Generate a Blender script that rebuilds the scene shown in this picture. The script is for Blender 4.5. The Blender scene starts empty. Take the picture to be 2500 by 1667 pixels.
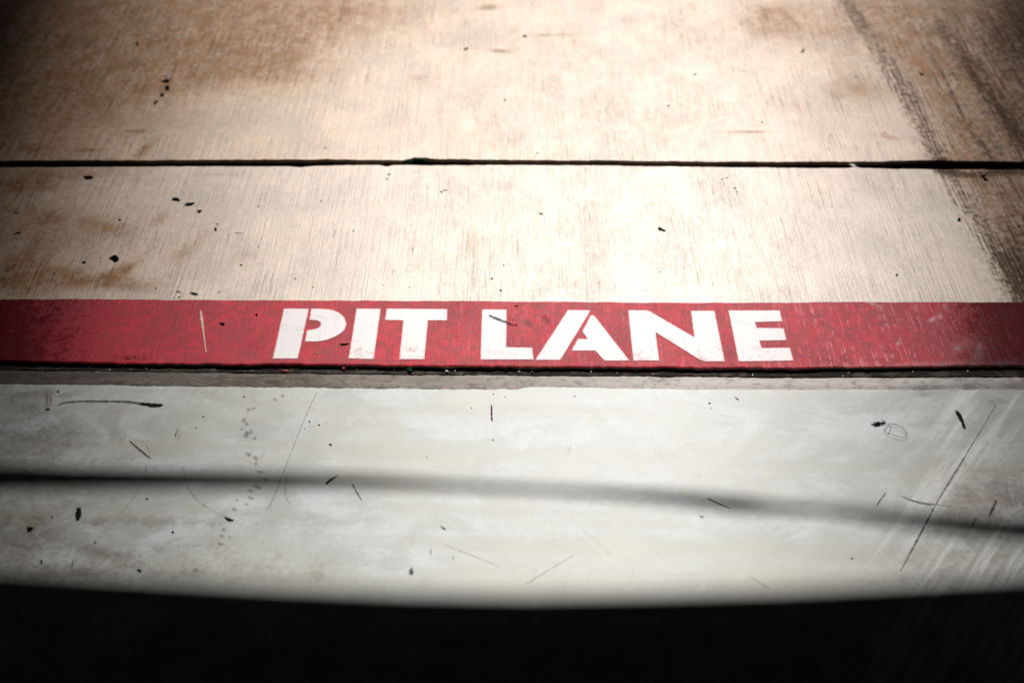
import bpy, math, random
import numpy as np
from mathutils import Vector, Matrix
from mathutils.geometry import tessellate_polygon

random.seed(11); rng = np.random.default_rng(11)
S = bpy.context.scene
COL = S.collection

# ------------------------------------------------------------------ camera
F = 2778.0                       # focal length in pixels of a 2500 wide frame (40 mm lens)
CX, CY = 1250.0, 833.5
HC = 1.5                         # height of the lens above the slab
PITCH = math.atan2(2616.0, F)    # looking down at the floor
cam_d = bpy.data.cameras.new('camera'); cam = bpy.data.objects.new('camera', cam_d); COL.objects.link(cam)
cam.location = (0, 0, HC); cam.rotation_euler = (math.pi/2 - PITCH, 0, 0)
cam_d.lens = 40; cam_d.sensor_width = 36; cam_d.clip_start = .05; cam_d.clip_end = 500
cam_d.dof.use_dof = True; cam_d.dof.aperture_fstop = 2.2; cam_d.dof.focus_distance = 2.12
S.camera = cam
cp, sp = math.cos(PITCH), math.sin(PITCH)

def G(x, y, z=0.0):
    """point of the photograph -> place on the level z"""
    a = (x-CX)/F; b = (CY-y)/F
    dx = a; dy = cp + b*sp; dz = -sp + b*cp
    t = (HC-z)/(-dz)
    return (dx*t, dy*t)
def D(x, y, z=0.0):              # same, for readings taken in a 2352 px wide view
    return G(x*2500/2352, y*2500/2352, z)
def inv(x, y, z=0.0):            # numpy: world -> 2352-wide readings (only used to look up where a stain lies)
    dz = z-HC
    depth = y*cp - dz*sp
    return ((x/depth*F)+CX)*2352/2500, (CY-(y*sp+dz*cp)/depth*F)*2352/2500

# ------------------------------------------------------------------ sun direction
EL, AZ = math.radians(47), math.radians(7)
SUN = Vector((math.sin(AZ)*math.cos(EL), math.cos(AZ)*math.cos(EL), math.sin(EL)))
def toward(x, y, z, h):          # follow the sunbeam from (x,y,z) up to height h
    t = (h-z)/SUN.z
    return (x+SUN.x*t, y+SUN.y*t, h)

# ------------------------------------------------------------------ object helpers
def tag(o, label=None, cat=None, group=None, kind=None):
    if label: o['label'] = label
    if cat: o['category'] = cat
    if group: o['group'] = group
    if kind: o['kind'] = kind
    return o
def link(name, me, mat=None, parent=None):
    o = bpy.data.objects.new(name, me); COL.objects.link(o)
    if mat: me.materials.append(mat)
    if parent: o.parent = parent
    return o
def empty(name, loc=(0, 0, 0)):
    o = bpy.data.objects.new(name, None); COL.objects.link(o); o.location = loc; o.empty_display_size = .1
    return o
def grid_mesh(name, P, smooth=True, attr=None):
    """P: (nv, nu, 3) array; quads facing up"""
    nv, nu, _ = P.shape
    me = bpy.data.meshes.new(name)
    me.vertices.add(nv*nu); me.vertices.foreach_set('co', P.reshape(-1).astype(np.float32))
    i = np.arange(nv*nu).reshape(nv, nu)
    q = np.stack([i[:-1, :-1], i[:-1, 1:], i[1:, 1:], i[1:, :-1]], -1).reshape(-1, 4)
    n = len(q)
    me.loops.add(n*4); me.loops.foreach_set('vertex_index', q.reshape(-1).astype(np.int32))
    me.polygons.add(n); me.polygons.foreach_set('loop_start', (np.arange(n)*4).astype(np.int32))
    me.update(calc_edges=True)
    if attr is not None:
        a = me.color_attributes.new('stain', 'FLOAT_COLOR', 'POINT')
        c = np.ones((nv*nu, 4), np.float32); c[:, :attr.shape[-1]] = attr.reshape(nv*nu, -1)
        a.data.foreach_set('color', c.reshape(-1))
    if smooth: me.polygons.foreach_set('use_smooth', np.ones(n, bool))
    return me
def box_mesh(name, x0, x1, y0, y1, z0, z1):
    v = [(x, y, z) for z in (z0, z1) for y in (y0, y1) for x in (x0, x1)]
    f = [(0, 2, 3, 1), (4, 5, 7, 6), (0, 1, 5, 4), (2, 6, 7, 3), (0, 4, 6, 2), (1, 3, 7, 5)]
    me = bpy.data.meshes.new(name); me.from_pydata(v, [], f); me.update(); return me

# ------------------------------------------------------------------ 1-D raggedness
def rag(x, scale, amp, seed):
    r = np.random.default_rng(seed); n = 4096; t = r.random(n)*2-1
    u = np.asarray(x)/scale + 1000.37*((seed % 7)+1)
    i = np.floor(u).astype(int); f = u-i; f = f*f*(3-2*f)
    return amp*(t[i % n]*(1-f)+t[(i+1) % n]*f)
def curve(pts, z=0.0, src=True):
    w = [G(px, py, z) if src else D(px, py, z) for px, py in pts]
    xs = np.array([p[0] for p in w]); ys = np.array([p[1] for p in w])
    return lambda x: np.interp(x, xs, ys)

# ------------------------------------------------------------------ node helper
class NT:
    def __init__(s, name):
        s.m = bpy.data.materials.new(name); s.m.use_nodes = True
        s.n = s.m.node_tree.nodes; s.l = s.m.node_tree.links; s.n.clear()
        s.out = s.n.new('ShaderNodeOutputMaterial')
        s.b = s.n.new('ShaderNodeBsdfPrincipled'); s.l.new(s.b.outputs[0], s.out.inputs[0])
        s.pos = s.n.new('ShaderNodeTexCoord').outputs['Object']
    def put(s, sock, v):
        if isinstance(v, (int, float)):
            if sock.type in ('RGBA',): sock.default_value = (v, v, v, 1)
            elif sock.type == 'VECTOR': sock.default_value = (v, v, v)
            else: sock.default_value = v
        elif isinstance(v, tuple):
            sock.default_value = v if sock.type != 'RGBA' or len(v) == 4 else (*v, 1)
        else: s.l.new(v, sock)
    def math(s, op, a, b=0.0, c=None, clamp=False):
        n = s.n.new('ShaderNodeMath'); n.operation = op; n.use_clamp = clamp
        s.put(n.inputs[0], a); s.put(n.inputs[1], b)
        if c is not None: s.put(n.inputs[2], c)
        return n.outputs[0]
    def map(s, scale=(1, 1, 1), rot=(0, 0, 0), loc=(0, 0, 0), vec=None):
        if rot != (0, 0, 0):                       # turn first, stretch afterwards
            q = s.n.new('ShaderNodeMapping'); s.put(q.inputs[0], vec or s.pos); q.inputs['Rotation'].default_value = rot
            vec = q.outputs[0]; rot = (0, 0, 0)
        n = s.n.new('ShaderNodeMapping'); s.put(n.inputs[0], vec or s.pos)
        n.inputs['Location'].default_value = loc; n.inputs['Rotation'].default_value = rot; n.inputs['Scale'].default_value = scale
        return n.outputs[0]
    def noise(s, scale, vec=None, detail=4, rough=.55, dist=0.0):
        n = s.n.new('ShaderNodeTexNoise'); s.put(n.inputs['Vector'], vec or s.pos)
        n.inputs['Scale'].default_value = scale; n.inputs['Detail'].default_value = detail
        n.inputs['Roughness'].default_value = rough; n.inputs['Distortion'].default_value = dist
        return n.outputs[0]
    def vor(s, scale, vec=None, feat='F1', rand=1.0):
        n = s.n.new('ShaderNodeTexVoronoi'); n.feature = feat; s.put(n.inputs['Vector'], vec or s.pos)
        n.inputs['Scale'].default_value = scale; n.inputs['Randomness'].default_value = rand
        return n.outputs['Distance']
    def ramp(s, v, a, b, lo=0.0, hi=1.0):
        n = s.n.new('ShaderNodeMapRange'); n.interpolation_type = 'SMOOTHSTEP'
        s.put(n.inputs[0], v); n.inputs[1].default_value = a; n.inputs[2].default_value = b
        n.inputs[3].default_value = lo; n.inputs[4].default_value = hi
        return n.outputs[0]
    def mix(s, f, a, b, mode='MIX'):
        n = s.n.new('ShaderNodeMix'); n.data_type = 'RGBA'; n.blend_type = mode
        s.put(n.inputs[0], f); s.put(n.inputs[6], a); s.put(n.inputs[7], b)
        return n.outputs[2]
    def attr(s, name='stain'):
        n = s.n.new('ShaderNodeAttribute'); n.attribute_name = name
        q = s.n.new('ShaderNodeSeparateColor'); s.l.new(n.outputs['Color'], q.inputs[0])
        return q.outputs[0], q.outputs[1], q.outputs[2]
    def bump(s, h, dist=.001, strength=1.0, normal=None):
        n = s.n.new('ShaderNodeBump'); n.inputs['Distance'].default_value = dist
        n.inputs['Strength'].default_value = strength; s.put(n.inputs['Height'], h)
        if normal: s.l.new(normal, n.inputs['Normal'])
        return n.outputs[0]
    def fin(s, col, rough, spec=.5, normal=None, alpha=None):
        s.put(s.b.inputs['Base Color'], col); s.put(s.b.inputs['Roughness'], rough)
        s.put(s.b.inputs['Specular IOR Level'], spec)
        if normal: s.l.new(normal, s.b.inputs['Normal'])
        if alpha is not None: s.put(s.b.inputs['Alpha'], alpha)
        return s.m

# broom strokes: long along y, very narrow across x
def broom(t):
    a = t.noise(1, t.map((470, 6, 1)), 3, .6)
    b = t.noise(1, t.map((200, 3, 1), (0, 0, .02), (3, 7, 0)), 2, .5)
    c = t.noise(1, t.map((760, 22, 1), (0, 0, -.01), (5, 1, 0)), 2, .5)
    m = t.math('ADD', t.math('MULTIPLY', a, .5), t.math('MULTIPLY', b, .25))
    m = t.math('ADD', m, t.math('MULTIPLY', c, .25))
    k = t.ramp(t.noise(10, t.map((1, .6, 1), loc=(8, 8, 0)), 5, .7), .35, .65, .6, 1.35)
    return t.math('ADD', .5, t.math('MULTIPLY', t.math('SUBTRACT', m, .5), k))

def concrete_mat(name, base, spec, rough):
    t = NT(name)
    r, g, b = t.attr()
    st = broom(t)
    fine = t.noise(420, None, 3, .7); mid = t.noise(75, t.map((1, .8, 1)), 7, .74, .3); big = t.noise(7, None, 6, .66, .3)
    pit = t.noise(300, None, 4, .7)
    # cement colour
    tone = t.math('ADD', t.math('MULTIPLY', mid, .5), t.math('MULTIPLY', big, .5))
    col = t.mix(t.ramp(tone, .38, .62), tuple(c*.72 for c in base), tuple(min(1, c*1.14) for c in base))
    col = t.mix(t.ramp(st, .40, .54, .50, 0), col, tuple(c*.36 for c in base))
    deep = t.math('MULTIPLY', t.ramp(t.noise(1, t.map((210, 3.2, 1), (0, 0, .015), (1, 5, 0)), 4, .7), .60, .70), t.ramp(t.noise(12, t.map((1, .5, 1), loc=(6, 2, 0)), 5, .7), .46, .62))
    col = t.mix(t.math('MULTIPLY', deep, .5), col, (.10, .055, .032, 1))
    fl = t.noise(130, t.map((1, .7, 1), loc=(4, 1, 0)), 6, .82); fl2 = t.noise(17, t.map(loc=(8, 3, 0)), 5, .7)
    col = t.mix(t.math('MULTIPLY', t.ramp(fl, .52, .68), t.ramp(fl2, .42, .66, .12, .6)), col, (.17, .095, .045, 1))
    # rusty wash soaked into the cement
    wash = t.math('MULTIPLY', t.ramp(r, .0, .85), t.ramp(t.noise(22, t.map((1, .8, 1), loc=(3, 8, 0)), 9, .82, .3), .36, .62, .42, 1.0))
    col = t.mix(wash, col, (.25, .108, .022, 1))
    # brown grime caught in the texture
    grain = t.math('ADD', t.math('MULTIPLY', mid, .40), t.math('ADD', t.math('MULTIPLY', pit, .28), t.math('MULTIPLY', t.math('SUBTRACT', t.math('MULTIPLY', st, 1.9), .45), .32)))
    f1 = t.ramp(t.math('ADD', t.math('MULTIPLY', t.math('MINIMUM', r, .8), .36), t.math('MULTIPLY', t.math('SUBTRACT', .49, grain), 2.6)), .13, .50, 0, .85)
    col = t.mix(f1, col, (.105, .046, .010, 1))
    f2 = t.ramp(t.math('ADD', t.math('MULTIPLY', t.math('MINIMUM', g, .9), .74), t.math('MULTIPLY', t.math('SUBTRACT', .45, grain), 3.0)), .09, .50, 0, .93)
    col = t.mix(f2, col, (.055, .024, .009, 1))
    f3 = t.ramp(t.math('ADD', t.math('MULTIPLY', b, .62), t.math('MULTIPLY', t.math('SUBTRACT', .5, mid), 1.6)), .22, .48, 0, .9)
    col = t.mix(f3, col, (.26, .085, .016, 1))
    # scattered small pores
    v = t.vor(55, t.map(loc=(.3, .1, 0)))
    few = t.ramp(t.noise(9, t.map(loc=(4, 4, 0)), 2), .52, .6)
    col = t.mix(t.math('MULTIPLY', t.ramp(v, .03, .09, .75, 0), few), col, (.05, .035, .025, 1))
    # joint faces blackened with depth: groove shade painted in, with packed grime
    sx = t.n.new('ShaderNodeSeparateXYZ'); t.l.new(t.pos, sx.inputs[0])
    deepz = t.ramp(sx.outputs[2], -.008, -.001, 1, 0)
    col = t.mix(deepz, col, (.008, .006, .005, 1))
    h = t.math('ADD', t.math('MULTIPLY', st, 1.3), t.math('ADD', t.math('MULTIPLY', fine, .35), t.math('MULTIPLY', pit, .4)))
    n = t.bump(h, .0011, .8)
    dirt_and_shade = t.math('MAXIMUM', t.math('MAXIMUM', f1, f2), t.math('MAXIMUM', deepz, t.math('MULTIPLY', wash, .6)))  # grime masks joined with the painted groove shade
    ro = t.math('ADD', t.math('MULTIPLY', dirt_and_shade, .25), t.ramp(mid, .3, .7, rough-.05, rough+.06))
    sc = t.math('MULTIPLY', t.math('SUBTRACT', 1.0, t.math('MULTIPLY', dirt_and_shade, .9)), spec)
    return t.fin(col, ro, sc, n)

M = {}
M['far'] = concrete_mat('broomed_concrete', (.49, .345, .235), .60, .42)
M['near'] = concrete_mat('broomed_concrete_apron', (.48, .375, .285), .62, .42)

def red_mat():
    t = NT('red_floor_paint'); r, g, b = t.attr()
    st = broom(t); mid = t.noise(45, None, 6, .7, .3); fine = t.noise(420, None, 4, .85); big = t.noise(7, None, 4)
    fine2 = t.noise(260, t.map(loc=(9, 2, 0)), 4, .8)
    col = t.mix(t.ramp(mid, .35, .65), (.25, .0015, .010, 1), (.46, .004, .022, 1))
    col = t.mix(t.ramp(big, .45, .62, 0, .5), col, (.22, .004, .014, 1))
    # paint scrubbed thin on the ridges
    w = t.math('ADD', t.math('MULTIPLY', fine, .45), t.math('ADD', t.math('MULTIPLY', st, .3), t.math('MULTIPLY', mid, .25)))
    col = t.mix(t.ramp(w, .48, .68, 0, .4), col, (.50, .055, .085, 1))
    wr = t.ramp(t.math('ADD', t.math('MULTIPLY', r, .30), t.math('ADD', t.math('MULTIPLY', fine2, .65), t.math('MULTIPLY', mid, .35))), .66, .90, 0, .8)
    col = t.mix(wr, col, (.60, .40, .42, 1))
    bs = t.math('MULTIPLY', b, t.math('MULTIPLY', t.ramp(t.noise(1, t.map((430, 9, 1), (0, 0, .02), (1, 1, 0)), 3, .65), .54, .66), t.ramp(mid, .42, .55)))
    col = t.mix(t.math('MULTIPLY', bs, .7), col, (.60, .30, .31, 1))
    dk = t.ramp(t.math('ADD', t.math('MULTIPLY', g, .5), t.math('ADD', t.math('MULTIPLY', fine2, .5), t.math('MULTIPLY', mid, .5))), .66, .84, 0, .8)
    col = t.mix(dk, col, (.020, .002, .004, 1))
    v = t.vor(48, t.map(loc=(.7, .9, 0)))
    few = t.ramp(t.noise(14, t.map(loc=(1, 6, 0)), 2), .54, .6)
    col = t.mix(t.math('MULTIPLY', t.ramp(v, .02, .06, .8, 0), few), col, (.02, .006, .008, 1))
    h = t.math('ADD', t.math('MULTIPLY', st, 1.1), t.math('ADD', t.math('MULTIPLY', fine, .5), t.math('MULTIPLY', fine2, .5)))
    return t.fin(col, t.ramp(mid, .3, .7, .42, .50), t.math('MULTIPLY', t.math('SUBTRACT', 1.0, t.math('MULTIPLY', dk, 1.0)), .20), t.bump(h, .0011, 1.0))
M['red'] = red_mat()

def white_mat():
    t = NT('white_stencil_paint')
    st = broom(t); mid = t.noise(60, None, 6, .75, .3); fine = t.noise(620, None, 3, .8); grit = t.noise(240, t.map(loc=(2, 3, 0)), 4, .8)
    low, dk, _ = t.attr()
    col = t.mix(t.ramp(fine, .42, .7, 0, .6), (.64, .63, .63, 1), (.42, .36, .36, 1))
    scrub = t.noise(1, t.map((14, 60, 1), (0, 0, .25), (3, 3, 0)), 5, .75, .5)
    col = t.mix(t.ramp(scrub, .54, .70, 0, .45), col, (.36, .30, .29, 1))
    col = t.mix(t.ramp(st, .46, .36, 0, .45), col, (.40, .30, .30, 1))
    fz = t.ramp(t.math('ADD', t.math('MULTIPLY', dk, .8), t.math('MULTIPLY', t.math('SUBTRACT', grit, .5), 1.6)), .15, .75, 0, .75)
    col = t.mix(fz, col, (.50, .10, .12, 1))
    k = t.math('ADD', t.math('MULTIPLY', low, .20), t.math('ADD', t.math('MULTIPLY', grit, .6), t.math('MULTIPLY', mid, .4)))
    col = t.mix(t.ramp(k, .63, .76, 0, .8), col, (.36, .17, .17, 1))
    crack = t.vor(26, t.map((1, 2.1, 1)), 'DISTANCE_TO_EDGE')
    col = t.mix(t.math('MULTIPLY', t.ramp(crack, .0, .03, .8, 0), t.math('MULTIPLY', low, t.ramp(mid, .48, .58))), col, (.5, .08, .10, 1))
    h = t.math('ADD', t.math('MULTIPLY', st, 1.1), t.math('ADD', t.math('MULTIPLY', fine, .4), t.math('MULTIPLY', grit, .5)))
    return t.fin(col, .55, .5, t.bump(h, .0009, .8))
M['white'] = white_mat()

a_ = D(1980, 1130); b_ = D(2160, 900); SAND = math.atan2(b_[0]-a_[0], b_[1]-a_[1])
def floor_mat():
    t = NT('pale_floor_paint'); r, g, b = t.attr()
    mid = t.noise(9, t.map((1, 1.5, 1)), 6, .62, .5); big = t.noise(3.2, t.map((1, 1.8, 1), loc=(2, 2, 0)), 4); fine = t.noise(300, None, 3, .7)
    cloud = t.noise(26, t.map((1, 1.4, 1)), 5, .65, .6)
    col = t.mix(t.ramp(mid, .40, .60), (.265, .292, .275, 1), (.37, .408, .415, 1))
    col = t.mix(t.ramp(big, .42, .62, 0, .55), col, (.335, .33, .28, 1))
    col = t.mix(t.ramp(cloud, .52, .75, 0, .22), col, (.30, .265, .24, 1))
    grit = t.noise(120, t.map(loc=(7, 2, 0)), 6, .85); col = t.mix(t.ramp(grit, .50, .66, 0, .42), col, (.23, .22, .20, 1))
    sheen_bands = t.noise(1, t.map((1.1, 15, 1), (0, 0, .015), (2, 4, 0)), 4, .6); col = t.mix(t.ramp(sheen_bands, .45, .62, 0, .6), col, (.29, .285, .235, 1))  # soft bands of light on the floor, put into the paint colour
    old = t.ramp(t.noise(34, t.map((1, 1.2, 1), loc=(1, 9, 0)), 7, .75, .8), .56, .72, 0, .35); col = t.mix(old, col, (.52, .54, .53, 1))
    pv = t.vor(42, t.map(loc=(5, 5, 0))); col = t.mix(t.math('MULTIPLY', t.ramp(pv, .02, .05, .7, 0), t.ramp(t.noise(13, t.map(loc=(9, 9, 0)), 2), .5, .56)), col, (.10, .07, .06, 1))
    # smudges where the attribute says so
    s = t.math('ADD', t.math('MULTIPLY', cloud, .5), t.math('MULTIPLY', grit, .5))
    col = t.mix(t.ramp(t.math('ADD', t.math('MULTIPLY', r, .36), s), .56, .90, 0, .8), col, (.12, .09, .07, 1))
    # sanded streaks running up to the right
    k = t.noise(1, t.map((120, 7, 1), (0, 0, SAND)), 6, .75)
    k2 = t.noise(1, t.map((13, 1.2, 1), (0, 0, SAND), (3, 3, 0)), 3, .6)
    sa = t.math('MULTIPLY', g, t.math('MULTIPLY', t.ramp(k, .34, .60), t.ramp(k2, .48, .58)))
    col = t.mix(t.math('MULTIPLY', sa, .6), col, (.68, .69, .68, 1))
    sd = t.math('MULTIPLY', g, t.ramp(k, .46, .32, 0, .35))
    col = t.mix(sd, col, (.22, .20, .19, 1))
    # web of fine scratches
    acc = None
    for i, (an, lo, sc) in enumerate(((.5, 3, 90), (-.7, 1, 70), (1.2, 5, 80), (-1.3, 9, 60), (.25, 4, 75))):
        q = t.noise(1, t.map((sc, 2.2, 1), (0, 0, an), (lo, lo*2, 0)), 1, .4, .15)
        line = t.ramp(t.math('ABSOLUTE', t.math('SUBTRACT', q, .5)), .0, .008, 1, 0)
        gate = t.ramp(t.noise(11, t.map(loc=(lo*3, 1, 0)), 2), .60, .70)
        line = t.math('MULTIPLY', line, gate)
        acc = line if acc is None else t.math('MAXIMUM', acc, line)
    col = t.mix(t.math('MULTIPLY', acc, .28), col, (.17, .13, .12, 1))
    col = t.mix(t.math('MULTIPLY', acc, t.math('MULTIPLY', b, .8)), col, (.06, .05, .045, 1))
    wav = t.noise(1, t.map((.5, 5, 1), (0, 0, .02)), 2, .5)
    h = t.math('ADD', t.math('MULTIPLY', fine, .10), t.math('MULTIPLY', acc, -.25))
    n = t.bump(h, .0006, .5)
    n = t.bump(wav, .016, .08, n)
    return t.fin(col, t.ramp(mid, .3, .7, .47, .51), .40, n)
M['floor'] = floor_mat()

def rim_mat():
    t = NT('worn_bare_cement'); r, g, b = t.attr()
    mid = t.noise(1, t.map((26, 70, 1)), 7, .78, .8); big = t.noise(4, t.map((1, 6, 1)), 4, .6); fine = t.noise(500, None, 3, .7)
    c1 = t.noise(1, t.map((60, 420, 1), (0, 0, .0), (2, 0, 0)), 3, .7)
    col = t.mix(t.ramp(mid, .38, .64), (.060, .048, .038, 1), (.155, .128, .104, 1))
    col = t.mix(t.ramp(big, .42, .60, 0, .4), col, (.20, .175, .15, 1))
    col = t.mix(t.math('MULTIPLY', r, .85), col, (.44, .405, .38, 1))
    col = t.mix(t.math('MULTIPLY', g, t.ramp(c1, .35, .6, .35, 1)), col, (.045, .037, .040, 1))
    acc = None
    for i, (an, lo, sc) in enumerate(((1.15, 3, 150), (-1.2, 1, 140), (1.35, 5, 130), (-1.4, 9, 120))):
        q = t.noise(1, t.map((sc, 9, 1), (0, 0, an), (lo, lo*2, 0)), 1, .4, .3)
        line = t.ramp(t.math('ABSOLUTE', t.math('SUBTRACT', q, .5)), .0, .014, 1, 0)
        line = t.math('MULTIPLY', line, t.ramp(t.noise(22, t.map(loc=(lo*3, 1, 0)), 2), .52, .62))
        acc = line if acc is None else t.math('MAXIMUM', acc, line)
    col = t.mix(t.math('MULTIPLY', acc, t.math('SUBTRACT', .35, t.math('MULTIPLY', r, .35))), col, (.45, .38, .29, 1))
    col = t.mix(t.math('MULTIPLY', acc, t.math('MULTIPLY', r, .5)), col, (.08, .06, .055, 1))
    blot = t.noise(48, t.map(loc=(3, 3, 0)), 6, .75); col = t.mix(t.ramp(blot, .50, .64, 0, .6), col, (.075, .056, .040, 1))
    pit = t.vor(60, t.map((1, 1.6, 1)))
    col = t.mix(t.math('MULTIPLY', t.ramp(pit, .05, .14, .8, 0), t.ramp(big, .5, .6)), col, (.05, .04, .04, 1))
    h = t.math('ADD', t.math('MULTIPLY', mid, 1.0), t.math('MULTIPLY', fine, .3))
    return t.fin(col, .55, t.math('ADD', .08, t.math('MULTIPLY', r, .3)), t.bump(h, .0016, 1))
M['rim'] = rim_mat()

def seal_mat():
    t = NT('dark_joint_sealant')
    mid = t.noise(1, t.map((30, 30, 30)), 5, .7); fine = t.noise(380, None, 3, .7)
    col = t.mix(t.ramp(mid, .45, .66), (.016, .013, .011, 1), (.060, .050, .040, 1))
    sp_ = t.vor(130); few = t.ramp(t.noise(30, t.map(loc=(1, 1, 1)), 2), .5, .58)
    col = t.mix(t.math('MULTIPLY', t.ramp(sp_, .05, .14, 1, 0), few), col, (.36, .33, .27, 1))
    return t.fin(col, .8, .06, t.bump(t.math('ADD', mid, fine), .0016, .9))
M['seal'] = seal_mat()

def plain(name, col, rough=.7, spec=.3, bscale=300, bd=.0005, var=.3):
    t = NT(name); n = t.noise(bscale, None, 3, .7)
    c = t.mix(t.ramp(n, .35, .65), tuple(x*(1-var) for x in col), tuple(min(1, x*(1+var)) for x in col))
    return t.fin(c, rough, spec, t.bump(n, bd, .6))
M['under'] = plain('dark_soil', (.03, .025, .02), .95, .1, 60)
M['gum'] = plain('old_black_gum', (.004, .005, .005), 1, 0)
M['gum_dark'] = plain('tarry_spot', (.003, .012, .009), 1, 0)
M['moss'] = plain('dark_green_moss', (.012, .035, .02), .95, .05)
M['chip_red'] = plain('red_paint_chip', (.42, .03, .03), .5, .4)
M['chip_white'] = plain('white_grit', (.75, .73, .66), .5, .4)
M['straw'] = plain('dry_straw', (.50, .40, .20), .7, .2)
M['leaf'] = plain('green_leaf', (.13, .17, .02), .6, .3)
M['thread'] = plain('dark_thread', (.035, .022, .022), .8, .1)
M['wall'] = plain('charcoal_cladding', (.02, .02, .022), .9, .1, 8)
M['render'] = plain('grey_render', (.20, .19, .18), .85, .2, 6, .004)
M['glass'] = plain('dark_window', (.02, .025, .03), .15, .5, 2, .0001)
M['cable'] = plain('black_rubber', (.015, .015, .015), .6, .3)

def scuff_mat(name, col, lo, hi, amax, stretch=(190, 190, 1), rough=.95, spec=.0):
    """cover = attribute red channel (full in the middle of the mark, nothing at its edge)"""
    t = NT(name); r, g, b = t.attr()
    n = t.noise(1, t.map(stretch), 4, .75); n2 = t.noise(110, None, 3, .6)
    k = t.math('ADD', r, t.math('MULTIPLY', t.math('SUBTRACT', t.math('ADD', t.math('MULTIPLY', n, .6), t.math('MULTIPLY', n2, .4)), .5), 2.6))
    return t.fin(col, rough, spec, None, t.ramp(k, lo, hi, 0, amax))
M['scuff_black'] = scuff_mat('black_rubber_scuff', (.014, .012, .012), .25, .75, .96)
M['scuff_soft'] = scuff_mat('faded_rubber_scuff', (.06, .045, .045), .25, .95, .72)
M['scuff_faint'] = scuff_mat('faint_brown_mark', (.17, .12, .105), .2, 1.0, .30)
M['drip'] = scuff_mat('dried_drip', (.19, .16, .14), .30, .8, .36)
M['purple'] = scuff_mat('maroon_pen_line', (.085, .012, .06), .15, .6, .92)
M['maroon'] = scuff_mat('maroon_spot', (.06, .006, .012), .15, .5, .95)
M['bare'] = scuff_mat('bare_cement_scratch', (.62, .50, .40), .2, .7, .9)
M['lineblack'] = scuff_mat('dark_scratch', (.04, .032, .034), .25, .9, .62)

# ------------------------------------------------------------------ levels and edges read off the photograph
Z_RIM = -.0045
c_seam_far = curve([(-400, 398), (0, 397), (270, 396.6), (550, 394.5), (850, 394.5), (985, 395.5), (1012, 389), (1040, 389.5), (1062, 393), (1250, 395.5), (1450, 396.6), (1675, 399), (1970, 399.8), (2150, 399.5), (2230, 396.5), (2300, 395.5), (2400, 398.4), (2500, 399.5), (2900, 400)])
c_seam_near = curve([(-400, 407), (0, 406.7), (270, 405.3), (550, 404.2), (700, 404.2), (735, 406), (780, 403), (850, 401.3), (925, 401.3), (944, 404.5), (960, 401), (1000, 401), (1050, 401.8), (1250, 400.8), (1450, 402), (1675, 405), (1970, 408.5), (2075, 408.2), (2084, 404.8), (2100, 408), (2200, 410.5), (2300, 412), (2500, 412), (2900, 413)])
c_red_far = curve([(-400, 731), (0, 731.5), (190, 730.9), (450, 733), (850, 734.4), (1250, 736.5), (1675, 740), (1900, 739), (2085, 738), (2500, 738), (2900, 738)])
c_step = curve([(-400, 878), (0, 882), (270, 886.7), (540, 890), (800, 889.8), (1000, 893.8), (1300, 896.6), (1700, 898.3), (1930, 899.5), (2200, 896), (2500, 893), (2900, 890)])
c_rim_far = curve([(-400, 902), (0, 904.5), (270, 907), (540, 910.5), (800, 914), (1200, 917), (1440, 919.3), (1700, 920.5), (1960, 923), (2200, 922.3), (2500, 922), (2900, 922)], Z_RIM)
c_floor = curve([(-400, 936), (0, 939), (270, 941.5), (540, 946), (800, 948.2), (1000, 950.3), (1180, 951.8), (1268, 951.2), (1285, 946.5), (1310, 946), (1500, 948.5), (1700, 952), (2200, 952.3), (2500, 952), (2900, 952)], Z_RIM)

xd = np.concatenate([[-60, -20, -8, -4, -2.6], np.arange(-1.75, 1.7501, .004), [2.6, 4, 8, 20, 60]])

def gauss(px, py, cx, cy, rx, ry, ang=0):
    a = math.radians(ang); dx = px-cx; dy = py-cy
    u = dx*math.cos(a)+dy*math.sin(a); v = -dx*math.sin(a)+dy*math.cos(a)
    return np.exp(-((u/rx)**2+(v/ry)**2))
def stroke(px, py, pts, w0, w1=None):
    """soft band along a polyline, in readings; the width goes from w0 to w1"""
    w1 = w1 or w0; best = np.zeros_like(px)
    n = len(pts)-1
    for i in range(n):
        (ax, ay), (bx, by) = pts[i], pts[i+1]
        L2 = (bx-ax)**2+(by-ay)**2
        t = np.clip(((px-ax)*(bx-ax)+(py-ay)*(by-ay))/L2, 0, 1)
        d = np.hypot(px-ax-t*(bx-ax), py-ay-t*(by-ay)); w = w0+(w1-w0)*(i+t)/n
        best = np.maximum(best, np.exp(-(d/w)**2))
    return best
TYRE = [(1900, -60), (1945, 5), (1975, 60), (2005, 95), (2060, 180), (2095, 240), (2130, 310), (2168, 385), (2210, 450), (2262, 540), (2310, 620), (2352, 680)]
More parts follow.
